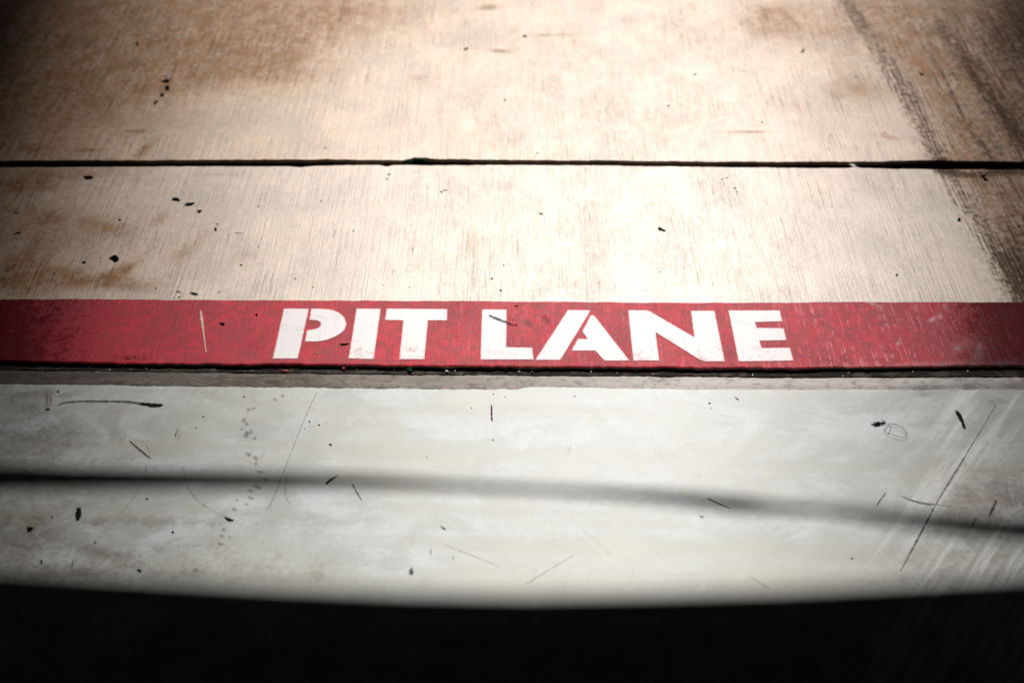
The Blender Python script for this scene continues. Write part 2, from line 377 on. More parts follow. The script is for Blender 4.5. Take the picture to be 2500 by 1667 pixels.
def slab_stains(px, py):
    edge = np.interp(py, [p[1] for p in TYRE], [p[0] for p in TYRE])
    past = 1/(1+np.exp(-(px-edge-25)/28))
    r = .75*gauss(px, py, 330, 60, 330, 90) + .55*gauss(px, py, 560, 130, 170, 60, 15) + .35*gauss(px, py, 720, 20, 260, 60)
    r += .40*gauss(px, py, 60, 180, 260, 220) + .32*gauss(px, py, 300, 150, 200, 130)
    r += .35*gauss(px, py, 1770, 40, 60, 40) + .22*gauss(px, py, 1880, 60, 160, 60) + .25*gauss(px, py, 1950, 170, 60, 60, 30) + .22*gauss(px, py, 1990, 210, 70, 30)
    for (x, y, a, b, an, s) in ((90, 238, 38, 5, 0, 1), (75, 340, 22, 6, 0, .9), (320, 302, 24, 4, 0, .7), (1150, 118, 26, 5, 4, .7), (1270, 81, 50, 3, 0, .6), (1120, 18, 26, 6, -5, .7), (330, 345, 30, 10, -40, .6), (205, 345, 30, 3, 0, .6), (1720, 303, 60, 2.5, 0, .7), (958, 180, 20, 8, 0, .4),
                                (1300, 72, 40, 8, 10, .2), (410, 150, 40, 14, -50, .45), (255, 375, 12, 8, 0, .8), (260, 160, 22, 10, 0, .4),
                                (1080, 560, 26, 40, 0, .30), (700, 560, 26, 20, 0, .22), (110, 500, 30, 14, 0, .5), (40, 480, 26, 8, 0, .8), (270, 628, 46, 14, -28, .9), (300, 655, 60, 16, 0, .6), (180, 640, 60, 22, 0, .55), (60, 640, 80, 40, 0, .6), (230, 520, 60, 20, 10, .35), (470, 545, 26, 12, -40, .25), (420, 580, 36, 14, -35, .35), (560, 590, 30, 14, -20, .25), (370, 500, 24, 12, -30, .35), (160, 400, 90, 10, 0, .35), (60, 420, 80, 20, 0, .5), (500, 400, 60, 6, 0, .3)):
        r = r + s*gauss(px, py, x, y, a, b, an)
    r += .35*gauss(px, py, 30, 560, 140, 120) + .20*gauss(px, py, 300, 560, 220, 80)
    r += .95*past
    r += .60*np.clip(1-px/520, 0, 1)*np.clip(1-py/800, .25, 1) + .55*np.clip(1-py/150, 0, 1)*np.clip(1-px/1500, .12, 1) + .35*gauss(px, py, 480, 110, 420, 130)
    r += .30*gauss(px, py, 1850, 60, 260, 110) + .25*gauss(px, py, 1900, 240, 160, 60) + .22*gauss(px, py, 2000, 420, 200, 60)
    g = .62*stroke(px, py, TYRE[:8], 34, 34)*(py < 385) + .50*stroke(px, py, TYRE[7:], 30, 46)*(py >= 385)
    g += .10*past + .38*past*np.clip((px-2080)/240, 0, 1) + .35*gauss(px, py, 2352, 60, 130, 120) + .32*gauss(px, py, 2352, 620, 60, 120)
    g += .4*stroke(px, py, [(2160, 60), (2260, 200), (2352, 330)], 22) + .35*stroke(px, py, [(2080, 40), (2150, 150), (2230, 300), (2290, 380)], 9) + .3*gauss(px, py, 2190, 175, 30, 10, 15)
    g += .35*gauss(px, py, -20, 30, 160, 140) + .16*gauss(px, py, 0, 560, 120, 120)
    g += .5*stroke(px, py, [(2150, 390), (2220, 402), (2300, 395), (2352, 392)], 9)
    b = .95*gauss(px, py, 2050, 317, 26, 6, 12) + .9*gauss(px, py, 2030, 310, 10, 8) + .6*gauss(px, py, 1905, 315, 14, 14, -40) + .6*gauss(px, py, 1900, 343, 14, 5) + .5*gauss(px, py, 2110, 145, 30, 8, 20) + .45*gauss(px, py, 2130, 160, 90, 16, 40) + .3*gauss(px, py, 560, 150, 60, 10)
    return np.stack([r, g, b], -1)

def slab(name, yn, yf, z, mat, rows, drop=.09, bevn=.004, bevf=.004, ragged=.0012, seed=3):
    """a cast slab whose near and far edges follow the curves; rounded rims and a real depth"""
    x = xd; n0 = yn(x)+rag(x, .011, ragged, seed)+rag(x, .045, ragged, seed+1); f0 = yf(x)+rag(x, .013, ragged*.8, seed+2)
    t = rows
    Y = n0[None, :]+(f0-n0)[None, :]*t[:, None]
    X = np.broadcast_to(x, Y.shape); Z = np.full_like(Y, z)
    rowsl = []
    for (dy, dz) in ((-0.0, -drop), (-0.0, -bevn*1.6), (-bevn*-.3, -bevn*.5)):
        rowsl.append(np.stack([x, n0+dy, np.full_like(x, z+dz)], -1))
    top = np.stack([X, Y, Z], -1).copy(); top[0, :, 1] += bevn; top[-1, :, 1] -= bevf
    end = [np.stack([x, f0-bevf*.3, np.full_like(x, z-bevf*.5)], -1), np.stack([x, f0, np.full_like(x, z-bevf*1.6)], -1), np.stack([x, f0, np.full_like(x, z-drop)], -1)]
    P = np.concatenate([np.array(rowsl), top, np.array(end)], 0)
    px, py = inv(P[..., 0], P[..., 1], 0)
    vis = (np.abs(P[..., 0]) < 2.5) & (P[..., 1] < 6)
    st = slab_stains(px, py)*vis[..., None]
    # joint faces darken with depth in the material, groove shade painted in
    me = grid_mesh(name, P, True, st)
    o = link(name, me, mat); tag(o, kind='structure'); return o

rows_far = np.concatenate([np.linspace(0, .026, 330)[:-1], np.linspace(.026, .05, 60)[:-1], np.linspace(.05, 1, 30)])
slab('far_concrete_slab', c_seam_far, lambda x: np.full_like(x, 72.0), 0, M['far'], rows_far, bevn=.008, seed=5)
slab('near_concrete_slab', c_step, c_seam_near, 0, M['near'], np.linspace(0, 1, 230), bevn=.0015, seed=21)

# soil below the joints
g = link('ground', box_mesh('ground', -62, 62, -14, 74, -.4, -.1), M['under']); tag(g, kind='structure')

# garage floor
def floor_stains(px, py):
    r = np.zeros_like(px)
    for (x, y, a, b, an, s) in ((90, 905, 100, 10, 0, .35), (110, 920, 8, 26, 0, .45), (470, 905, 40, 10, 0, .5), (340, 900, 60, 6, 0, .35), (410, 1000, 5, 16, 0, .5), (300, 1010, 60, 30, 20, .25), (120, 1040, 90, 50, 0, .25), (0, 1100, 260, 260, 0, .45), (300, 1300, 400, 60, 0, .3), (2352, 1250, 260, 200, 0, .3), (60, 960, 60, 60, 0, .25),
                                (150, 1000, 60, 30, 0, .2), (300, 1200, 160, 16, 0, .45), (470, 1200, 120, 12, 0, .35), (60, 1230, 100, 50, 0, .35), (250, 1275, 60, 14, 10, .6), (420, 1260, 160, 20, 0, .25), (700, 1290, 200, 20, 0, .28), (250, 1110, 130, 60, 0, .15),
                                (200, 1320, 260, 26, 0, .4), (800, 1330, 300, 20, 0, .22), (730, 1320, 14, 20, 0, .3), (790, 1210, 80, 10, 0, .2),
                                (2300, 1130, 120, 60, 0, .55), (2200, 1180, 90, 60, 0, .30), (2320, 1000, 60, 50, 0, .25), (2250, 1260, 140, 70, 0, .25), (2120, 1290, 60, 30, 0, .2), (2080, 1330, 200, 22, 0, .3), (2200, 900, 60, 10, 0, .5), (2120, 905, 30, 12, 0, .55), (2290, 925, 50, 12, 0, .5), (1500, 910, 60, 6, 0, .1)):
        r = r + s*gauss(px, py, x, y, a, b, an)
    g = .9/(1+np.exp(-((px+.42*(py-900))-2150)/60))*(1-.6*gauss(px, py, 2300, 1140, 120, 60)) + .35*gauss(px, py, 1800, 1000, 120, 60) + .5*stroke(px, py, [(2130, 900), (1980, 1130)], 26)
    b = .9/(1+np.exp(-(px-2180)/50))*(py < 1350) + .6*gauss(px, py, 200, 1100, 260, 160)
    return np.stack([r, np.clip(g, 0, 1), np.clip(b, 0, 1)], -1)
xf = xd
yf_ = c_floor(xf)+rag(xf, .006, .0011, 77)+rag(xf, .03, .0009, 78)
tt = np.concatenate([np.array([0, .8, .9, .95]), np.linspace(.955, 1, 3)])
yy = np.concatenate([[-14, -4, 0, .5], np.linspace(.8, 1.0, 40)[:-1], [1.0]])
tv = np.linspace(0, 1, 130)
rowsP = [np.stack([xf, np.full_like(xf, v), np.full_like(xf, Z_RIM)], -1) for v in (-14, -4, 0, .5)]
for v in tv: rowsP.append(np.stack([xf, .78+(yf_-.78)*v, np.full_like(xf, Z_RIM)], -1))
P = np.array(rowsP); P[-1, :, 2] -= .0002
P[:, :, 2] += .0012*(P[:, :, 1] < 90)              # paint film stands a millimetre proud of the rim
px, py = inv(P[..., 0], P[..., 1], Z_RIM); vis = (np.abs(P[..., 0]) < 2.5) & (P[..., 1] > .7)
o = link('garage_floor', grid_mesh('garage_floor', P, True, floor_stains(px, py)*vis[..., None]), M['floor']); tag(o, kind='structure')

# worn bare rim between the floor paint and the joint
yr0 = c_floor(xf)-.05; yr1 = c_rim_far(xf)+rag(xf, .008, .0009, 91)+rag(xf, .04, .0012, 92)
P = np.array([np.stack([xf, yr0+(yr1-yr0)*t, np.full_like(xf, Z_RIM)], -1) for t in np.linspace(0, 1, 46)]
             + [np.stack([xf, yr1+.001, np.full_like(xf, Z_RIM-.003)], -1), np.stack([xf, yr1+.001, np.full_like(xf, -.08)], -1)])
px, py = inv(P[..., 0], P[..., 1], Z_RIM)
ylow = inv(xf, c_floor(xf), Z_RIM)[1][None, :]
r = np.clip((px-700)/900, 0, 1)
gg = (.95*np.exp(-((py-ylow+1)/4.5)**2)*np.clip(1-(px-1000)/400, .12, 1)*(.55+.45*np.sin(px/17)+.3*np.sin(px/5.3)) + .8*gauss(px, py, 1228, 893, 30, 3)
      + .75*gauss(px, py, 2120, 892, 50, 8) + .6*gauss(px, py, 2230, 885, 60, 10) + .7*gauss(px, py, 2330, 885, 40, 12) + .30*np.exp(-((py-ylow+6)/5)**2)*np.clip((px-1400)/400, 0, 1))
gg += .75*np.clip(1-(px+100)/900, 0, 1)
vis = (np.abs(P[..., 0]) < 2.5)
o = link('worn_cement_rim', grid_mesh('worn_cement_rim', P, True, np.clip(np.stack([r, gg, 0*r], -1), 0, 1)*vis[..., None]), M['rim']); tag(o, kind='structure')

# dark sealant bead in the joint under the step (a shallow sagging fillet)
n_ = 9; rowsP = []
ys0 = c_rim_far(xf)+.0035+rag(xf, .008, .0006, 91); ys1 = c_step(xf)+.004
for k in range(n_):
    u = k/(n_-1); z = Z_RIM-.0012+(.0010)*u-.0022*math.sin(math.pi*u)
    rowsP.append(np.stack([xf, ys0+(ys1-ys0)*u, z+rag(xf, .02, .0008, 50+k)], -1))
rowsP = [np.stack([xf, ys0-.002, np.full_like(xf, -.05)], -1)]+rowsP
o = link('joint_sealant', grid_mesh('joint_sealant', np.array(rowsP), True), M['seal'])
tag(o, 'dark charcoal sealant joint running below the red painted edge', 'joint sealant')

# ------------------------------------------------------------------ the painted stripe and its lettering
stripe = empty('painted_stripe', (*G(1250, 815), 0))
tag(stripe, 'red painted floor stripe lettered PIT LANE in white stencil', 'floor marking')
yb = c_step(xf)+.0022+rag(xf, .011, .0012, 21)+rag(xf, .045, .0012, 22); yt = c_red_far(xf)+rag(xf, .006, .0006, 61)+rag(xf, .03, .0008, 62)
P = np.array([np.stack([xf, yb+(yt-yb)*t, np.full_like(xf, .0007)], -1) for t in np.linspace(0, 1, 60)])
P = np.concatenate([np.array([np.stack([xf, yb-.0016, np.full_like(xf, -.0006)], -1)]), P], 0)
px, py = inv(P[..., 0], P[..., 1], 0)
yl = inv(xf, yb, 0)[1][None, :]
r = .5*np.exp(-((yl-py)/14)**2)*(.35+.65*np.clip((px-1000)/900, 0, 1)+.55*gauss(px, py, 480, 830, 180, 100)) + .35*np.clip((px-1750)/500, 0, 1)
for (x, y, a, b, an, s) in ((2250, 815, 10, 12, 30, .7), (2245, 805, 5, 16, 20, .6), (2200, 800, 8, 7, 0, .55), (2065, 785, 7, 16, 20, .8), (2050, 818, 8, 5, 0, .8), (2035, 745, 10, 7, 0, .7), (2140, 735, 12, 6, -30, .9), (2160, 727, 6, 8, 0, .9), (2170, 705, 4, 14, -20, .8), (2010, 700, 30, 5, 10, .8), (1870, 740, 8, 4, 0, .7), (1260, 740, 30, 10, 20, .2), (630, 767, 40, 8, -10, .5), (2230, 790, 80, 30, 0, .45), (1500, 825, 60, 12, 0, .45), (1350, 800, 14, 8, 0, .6), (1345, 822, 16, 12, 0, .5), (400, 760, 60, 20, 0, .3), (300, 690, 40, 20, 0, .2)):
    r = r + s*gauss(px, py, x, y, a, b, an)
gd = .75*np.clip(1-px/420, 0, 1) + .62*np.clip((px-1950)/350, 0, 1) + .3*gauss(px, py, 400, 765, 40, 12)+.3*gauss(px, py, 320, 822, 60, 8)+.55*gauss(px, py, 1254, 735, 22, 12, 40)+.5*gauss(px, py, 1180, 735, 60, 4, 14)+.4*gauss(px, py, 800, 705, 40, 3, 0)+.2*np.clip((px-2150)/220, 0, 1)+.3*gauss(px, py, 1520, 712, 40, 14)+.35*gauss(px, py, 590, 790, 60, 30)+.35*gauss(px, py, 780, 735, 12, 12)  # both stripe ends darkened in colour as edge shade; small blobs are grime
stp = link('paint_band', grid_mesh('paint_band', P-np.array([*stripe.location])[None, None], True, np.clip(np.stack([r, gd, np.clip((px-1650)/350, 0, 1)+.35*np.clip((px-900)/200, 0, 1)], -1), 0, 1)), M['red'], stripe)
# object coordinates of the band start at the empty; fine for the noise

def ZA(x, y): return (640+x/3.5636, 700+y/3.5636)
def ZB(x, y): return (825+x/2.7659, 550+y/2.7659)
def ZC(x, y): return (1280+x/3.36, 700+y/3.36)
LET = [
 ('P', [[ZA(*p) for p in ((190,193),(408,194),(405,215),(312,630),(90,630))],
        [ZA(*p) for p in ((428,193),(490,193),(540,195),(580,199),(615,207),(645,217),(672,231),(695,248),(712,267),(725,289),(732,312),(733,332),(729,352),(719,373),(703,392),(682,411),(658,426),(630,441),(600,454),(570,464),(540,472),(495,479),(450,482),(370,482),(390,380),(420,377),(450,373),(476,366),(493,357),(505,344),(510,330),(507,316),(497,306),(480,299),(460,295),(408,293))]]),
 ('I', [[ZA(*p) for p in ((820,193),(1033,195),(972,634),(752,629))]]),
 ('T', [[ZA(*p) for p in ((1082,193),(1612,198),(1610,297),(1443,297),(1413,635),(1192,635),(1228,297),(1068,294))]]),
 ('L', [[ZB(*p) for p in ((973,570),(1140,571),(1138,825),(1313,828),(1323,910),(962,910))]]),
 ('A', [[ZB(*p) for p in ((1553,574),(1703,577),(1695,600),(1507,905),(1495,913),(1332,912))],
        [ZB(*p) for p in ((1712,608),(1726,610),(1740,622),(1970,917),(1798,917),(1738,850),(1575,850),(1618,770),(1683,770),(1650,716),(1700,622))]]),
 ('N', [[ZC(*p) for p in ((850,195),(1000,196),(1030,204),(1395,417),(1365,200),(1560,200),(1645,615),(1480,617),(1440,603),(1078,378),(1108,610),(893,610))]]),
 ('E', [[ZC(*p) for p in ((1672,197),(2095,197),(2118,288),(1893,295),(1908,340),(2127,343),(2152,442),(1930,447),(1950,505),(2180,502),(2206,610),(1757,617))]]),
]
import bmesh
def poly_fill(bm, pts, z, jit=.0004, step=.004):
    """outline -> finely broken edge -> triangles"""
    out = []
    for i in range(len(pts)):
        a = Vector(pts[i]); b = Vector(pts[(i+1) % len(pts)]); L = (b-a).length; k = max(1, int(L/step))
        nrm = Vector((-(b-a).y, (b-a).x)).normalized() if L else Vector((0, 0))
        for j in range(k):
            p = a.lerp(b, j/k)+nrm*random.uniform(-jit, jit)
            out.append(p)
    tris = tessellate_polygon([[Vector((p.x, p.y, 0)) for p in out]])
    vs = [bm.verts.new((p.x, p.y, z)) for p in out]
    for t in tris:
        try: f = bm.faces.new([vs[i] for i in t])
        except ValueError: continue
    return vs
LOW = {'P': .15, 'I': .8, 'T': .75, 'L': .45, 'A': .35, 'N': .7, 'E': .55}
for ch, polys in LET:
    bm = bmesh.new(); segs = []
    for pl in polys:
        wp = [Vector(G(*p)) for p in pl]; segs += list(zip(wp, wp[1:]+wp[:1]))
        poly_fill(bm, [G(*p) for p in pl], .0014)
    bmesh.ops.recalc_face_normals(bm, faces=bm.faces)
    for f in bm.faces:
        if f.normal.z < 0: f.normal_flip()
    # split into small faces so the wear attribute can vary
    for _ in range(3):
        bmesh.ops.triangulate(bm, faces=bm.faces)
        long = [e for e in bm.edges if e.calc_length() > .006]
        bmesh.ops.subdivide_edges(bm, edges=long, cuts=3)
    bmesh.ops.triangulate(bm, faces=bm.faces)
    me = bpy.data.meshes.new('letter'); bm.to_mesh(me); bm.free()
    a = me.color_attributes.new('stain', 'FLOAT_COLOR', 'POINT')
    ymid = G(1250, 860)[1]; ytop = G(1250, 815)[1]
    for i, v in enumerate(me.vertices):
        w = min(1, max(0, (ytop-v.co.y)/(ytop-ymid)))*LOW[ch]
        q = Vector((v.co.x, v.co.y)); d = 9
        for A_, B_ in segs:
            AB = B_-A_; tt_ = max(0, min(1, (q-A_).dot(AB)/max(AB.length_squared, 1e-9))); d = min(d, (q-A_-AB*tt_).length)
        a.data[i].color = (w, max(0, 1-d/.0035), 0, 1)
    for v in me.vertices: v.co -= stripe.location
    o = link('letter', me, M['white'], stripe); o['label'] = 'white stencilled letter ' + ch

# ------------------------------------------------------------------ marks, spots and litter
def zof(py): return Z_RIM+.0012 if py > 945 else (.0009 if py > 733 else 0.0)
def ribbon(name, pts, widths, mat, label, cat, group=None, lift=.0008, z=None, seg=.004, cover=1.0):
    """a mark rubbed onto the floor: a film along a smooth path; widths in source pixels"""
    zz = (zof(pts[0][1]) if z is None else z)+lift
    # smooth path (Catmull-Rom) in world space
    W = [Vector((*G(px, py, zz), 0)) for px, py in pts]
    sc = (W[0]-Vector((*G(pts[0][0]+10, pts[0][1], zz), 0))).length/10
    wd = list(widths)
    if len(wd) == 1: wd = wd*len(W)
    if len(wd) != len(W): wd = list(np.interp(np.linspace(0, 1, len(W)), np.linspace(0, 1, len(wd)), wd))
    E = [W[0]*2-W[1]]+W+[W[-1]*2-W[-2]]; path = []; ws = []
    for i in range(1, len(E)-2):
        L = (E[i+1]-E[i]).length; k = max(2, int(L/seg))
        for j in range(k+(1 if i == len(E)-3 else 0)):
            t = j/k; a, b, c, d = E[i-1:i+3]
            path.append(.5*((2*b)+(c-a)*t+(2*a-5*b+4*c-d)*t*t+(3*b-a-3*c+d)*t**3)); ws.append(wd[i-1]*(1-t)+wd[i]*t)
    n = len(path); verts = []; cols = []
    for i, p in enumerate(path):
        d = (path[min(n-1, i+1)]-path[max(0, i-1)]).normalized(); nr = Vector((-d.y, d.x, 0)); u = i/(n-1)
        endf = min(1, min(i, n-1-i)/2.0)
        for s in (-1, -.5, 0, .5, 1):
            w = ws[i]*sc*.5*1.35*(1+.25*math.sin(i*1.7+ws[0])*math.sin(i*.63))
            q = p+nr*(s*w); verts.append((q.x, q.y, zz)); cols.append(cover*(1-abs(s)**1.5)*endf)
    P = np.array(verts).reshape(n, 5, 3); C = np.zeros((n, 5, 3)); C[..., 0] = np.array(cols).reshape(n, 5)
    c0 = np.array([P[..., 0].mean(), P[..., 1].mean(), zz])
    me = grid_mesh(name, P-c0, True, C); me.flip_normals() if me.polygons[0].normal.z < 0 else None
    o = link(name, me, mat); o.location = c0; return tag(o, label, cat, group)
def spot(name, px, py, rx, ry, mat, label, cat, group=None, ang=0, h=.0012, z=None, rough=.22, seed=None, film=False):
    """an irregular lump (or, with film=True, a dried film); radii in source pixels as they look in the photo"""
    zz = zof(py) if z is None else z
    c = Vector((*G(px, py, zz), zz)); rr = random.Random(int(px*7+py*13)); nseg = 22; a = math.radians(ang)
    ph = [rr.uniform(0, 6.28) for _ in range(5)]; am = [rr.uniform(.3, 1)*rough/(k+1)**.5 for k in range(5)]
    ring = []
    for i in range(nseg):
        t = 2*math.pi*i/nseg; k = 1+sum(am[j]*math.sin((j+2)*t+ph[j]) for j in range(5))
        ux, uy = rx*k*math.cos(t), ry*k*math.sin(t)
        w = G(px+ux*math.cos(a)-uy*math.sin(a), py+ux*math.sin(a)+uy*math.cos(a), zz); ring.append((w[0]-c.x, w[1]-c.y))
    lv = ((1, 0), (.92, .6), (.62, .95), (.25, 1.0)) if not film else ((1, 1), (.75, 1), (.5, 1), (.2, 1))
    hh = h if not film else .0007
    V = []; Cc = []
    for s, z_ in lv:
        for (x, y) in ring: V.append((x*s, y*s, z_*hh*(1 if film else rr.uniform(.75, 1.15)))); Cc.append(1-s**2 if film else 1)
    V.append((0, 0, hh)); Cc.append(1.0)
    Fc = []
    for l in range(3):
        for i in range(nseg):
            j = (i+1) % nseg; Fc.append((l*nseg+i, l*nseg+j, (l+1)*nseg+j, (l+1)*nseg+i))
    top = len(V)-1
    for i in range(nseg): Fc.append((3*nseg+i, 3*nseg+(i+1) % nseg, top))
    me = bpy.data.meshes.new(name); me.from_pydata(V, [], Fc); me.update()
    if me.polygons[0].normal.z < 0 or me.polygons[-1].normal.z < 0: me.flip_normals()
    at = me.color_attributes.new('stain', 'FLOAT_COLOR', 'POINT')
    for i, k in enumerate(Cc): at.data[i].color = (k, 0, 0, 1)
    me.polygons.foreach_set('use_smooth', np.ones(len(me.polygons), bool))
    o = link(name, me, mat); o.location = (c.x, c.y, zz); return tag(o, label, cat, group)
def K(x, y): return (x*2500/2352, y*2500/2352)

GS = 'dark gum and tar spots on the concrete'
def gum(x, y, rx, ry, label, ang=0, mat='gum', r=.22):
    X, Y = K(x, y); return spot('gum_spot', X, Y, rx, ry, M[mat], label, 'gum spot', GS, ang, rough=r)
gum(263, 594, 10.5, 9, 'large round black gum spot above the red stripe, biggest of the spots')
gum(193, 603, 5, 3, 'small oval black spot just left of the big round gum spot')
gum(203, 408, 13, 5, 'long black spot just below the left end of the seam', -8)
gum(404, 458.5, 12, 4, 'flat black spot, upper left of the row of three under the seam', 5)
gum(435, 469.5, 11.5, 4.5, 'flat black spot, middle of the row of three under the seam', -5)
gum(458, 486, 5, 4.5, 'small black spot, lower right of the row of three under the seam')
gum(381, 187, 9, 5, 'topmost black spot of the slanting chain beyond the seam', -15, r=.4)
gum(384, 203, 6.5, 6, 'roundest black spot of the slanting chain beyond the seam')
gum(372, 219, 6, 4, 'third black spot down the slanting chain beyond the seam', -20, r=.4)
gum(358, 236, 7, 2.6, 'thin lowest spot of the slanting chain beyond the seam', -30)
gum(316, 101, 4, 4, 'small dark spot in the brown stained far left concrete', mat='gum')
gum(1519, 527.5, 8.5, 4.5, 'black spot with a pale centre right of the middle, above letter N', 8, 'gum_dark', .35)
gum(1243, 491.5, 5, 1.8, 'small flat dark spot mid slab above the letter A', 8, 'gum_dark')
gum(2251+13, 413, 5.5, 4.5, 'lower black spot of the pair under the right end of the seam', 15)
gum(2258, 406, 7.5, 4, 'upper ragged spot of the pair under the right end of the seam', 15, r=.45)
gum(2117, 171, 5.5, 3.2, 'black spot within the grimy far right concrete')
gum(1205, 84, 5, 3, 'dark spot near the far edge of the picture, above centre', 0, 'gum_dark')
gum(1070, 113, 7, 2.4, 'slanted greenish dark spot left of the far centre spot', -20, 'gum_dark')
gum(495, 527, 3, 5, 'tiny upright spot below the row of three', 0, 'gum_dark')
gum(40, 536, 8, 2.6, 'small black streak like spot at the left picture edge', -15)
gum(275, 505, 3.6, 2.6, 'small dark dot between the left edge and the row of three')
gum(510, 744, 7, 3.2, 'black spot on the red stripe right of the pale scratch', 15, r=.35)
gum(589, 723, 3, 3.5, 'small black dot on the red stripe left of letter P')
gum(791, 839-48, 9, 3.2, 'ragged black spot on the red stripe under the bowl of letter P', -5, r=.4)
gum(1186, 747-0.5, 2.2, 1.6, 'tiny dark dot on the red stripe near letter L')
gum(1186, 697+50-44, 4, 1.6, 'dark fleck on the red stripe just above letter L')
gum(2203, 505, 4, 5, 'small rusty dark spot at the edge of the right tyre grime')
gum(2060, 632, 2.6, 3.4, 'tiny black dot above the red stripe at far right')
gum(37, 489, 4, 2, 'faint dark smear spot at the left picture edge')
tiny = [(1160, 230, 3, 2), (1535, 243.5, 3, 2), (1597, 171.5, 3, 2), (749, 340, 2.5, 1.5), (893, 401, 3.2, 2), (888, 411, 2.5, 1.6), (1022, 437.5, 4, 1.6), (1014, 441, 3.6, 1.6),
        (1659, 412, 2.6, 1.4), (1670, 408.5, 2.8, 1.4), (1688, 433, 3.4, 1.6), (1692, 440, 3, 1.2), (1130, 644-4, 3.2, 2), (1150, 667, 3, 2), (738, 462, 2.4, 1.6), (812, 530, 2, 1.4), (554, 609, 3.2, 2),
        (678, 640, 2.4, 1.6), (358, 662, 2, 2), (719, 628+32, 1.8, 1.8), (1157, 609, 1.6, 1.4), (1485, 667, 1.4, 1.4), (1234, 352, 2.4, 1.4), (1751, 281, 2.4, 1.6), (499, 515, 2.4, 2), (524, 541, 2, 1.4), (594, 474, 2, 1.4), (230, 592, 1.8, 1.8), (2341, 520, 2.6, 3), (593, 567, 1.6, 1.2), (940, 660, 1.6, 1.2), (880, 655, 1.4, 1.4), (1515, 625, 1.4, 1.2)]
for (x, y, a, b) in tiny:
    X, Y = K(x, y); spot('speck', X, Y, a, b, M['gum_dark'], 'tiny dark greenish speck on the pale concrete', 'speck', 'tiny specks on the pale concrete', h=.0008)

# rubber marks above the stripe
def rb(name, pts, w, mat, label, cat, group=None, **k):
    return ribbon(name, [K(*p) for p in pts], w, M[mat], label, cat, group, **k)
SC = 'scuffs and scratches'
rb('scuff_mark', [(400, 670), (410, 669), (420, 673)], [2, 7, 3], 'scuff_black', 'short curved black scuff, leftmost of those just above the red stripe', 'scuff mark', SC)
rb('scuff_mark', [(433, 672), (446, 674), (458, 678)], [3, 10, 6], 'scuff_black', 'thickest short black scuff just above the red stripe at left', 'scuff mark', SC)
rb('scuff_mark', [(402, 686), (412, 682), (424, 681)], [3, 5, 3], 'scuff_black', 'thin black scuff touching the red stripe edge under the curved scuff', 'scuff mark', SC)
rb('scuff_mark', [(493, 673), (505, 670), (514, 666)], [2, 3, 4], 'scuff_black', 'thin rising scuff, rightmost of those just above the red stripe', 'scuff mark', SC)
rb('scuff_mark', [(532, 534), (545, 535), (562, 534)], [2, 3, 4], 'scuff_soft', 'short level scratch on the pale slab right of the small upright spot', 'scuff mark', SC)
rb('scratch', [(460, 711), (464, 735), (467, 760), (471, 790), (474, 812)], [5, 7, 4, 2.5, 3], 'bare', 'pale upright scratch through the red stripe', 'scratch', SC, lift=.0011)
rb('scuff_mark', [(1118, 722), (1135, 729), (1160, 738), (1190, 749)], [5, 11, 9, 4], 'scuff_soft', 'grey smear slanting across the top of letter L', 'scuff mark', SC, lift=.0016)
rb('scuff_mark', [(1205, 728), (1213, 738), (1220, 750)], [6, 20, 12], 'scuff_faint', 'grey rub between letters L and A', 'scuff mark', SC, lift=.0016)
rb('scratch', [(1133, 734+52-50), (1140, 741), (1150, 750)], [2, 3, 2], 'scuff_soft', 'small dark scratch left of letter L', 'scratch', SC) if False else None

# ---- on the garage floor
rb('scuff_mark', [(124, 935), (150, 924), (190, 921), (240, 921), (290, 922), (330, 927), (379, 930)], [3, 6, 7, 7, 9, 11, 10], 'scuff_soft', 'long curved black skid mark below the sealant joint at left', 'scuff mark', SC)
rb('scuff_mark', [(318, 925), (345, 929), (380, 930)], [6, 11, 10], 'scuff_black', 'dense black tail end of the long skid mark', 'scuff mark', SC, lift=.0014)
rb('scuff_mark', [(294, 1008), (315, 1027), (335, 1044), (350, 1054)], [2, 6, 6, 3], 'scuff_soft', 'dark slanting scratch below the long skid mark', 'scratch', SC)
rb('scratch', [(298, 1008), (325, 1012), (340, 1030), (346, 1048)], [2, 2, 3, 2], 'scuff_faint', 'thin curved scratch beside the dark slanting one', 'scratch', SC)
rb('scuff_mark', [(1129, 926), (1129, 948), (1130, 968)], [3, 4, 4], 'purple', 'upright maroon line on the pale floor under letter L', 'scuff mark', SC)
rb('scuff_mark', [(780, 1088), (760, 1101), (743, 1114)], [2, 6, 8], 'scuff_black', 'black tapered mark across the narrow shadow, left of centre', 'scuff mark', SC)
rb('scratch', [(806, 1106), (820, 1130), (834, 1154)], [4, 4, 2], 'scuff_soft', 'thin scratch falling to the right below the narrow shadow', 'scratch', SC)
rb('scuff_mark', [(181, 1160), (180, 1180), (176, 1200)], [13, 15, 6], 'scuff_black', 'upright black dab at lower left', 'scuff mark', SC, cover=1.2)
rb('scuff_mark', [(177, 1156), (178, 1160)], [10, 8], 'scuff_soft', 'faint dot capping the upright black dab', 'scuff mark', SC)
rb('scuff_mark', [(514, 1186), (526, 1192), (539, 1196)], [7, 12, 10], 'scuff_black', 'short thick black dash under the narrow shadow', 'scuff mark', SC, cover=1.3)
rb('scratch', [(420, 1065), (428, 1110), (450, 1145), (485, 1170), (530, 1190)], [3, 3, 4, 3, 3], 'scuff_faint', 'long curved brown scratch ending at the thick black dash', 'scratch', SC)
rb('scratch', [(337, 1060), (330, 1100), (300, 1150), (260, 1200)], [3, 3, 3, 2], 'scuff_faint', 'faint long scratch falling to the left through the narrow shadow', 'scratch', SC)
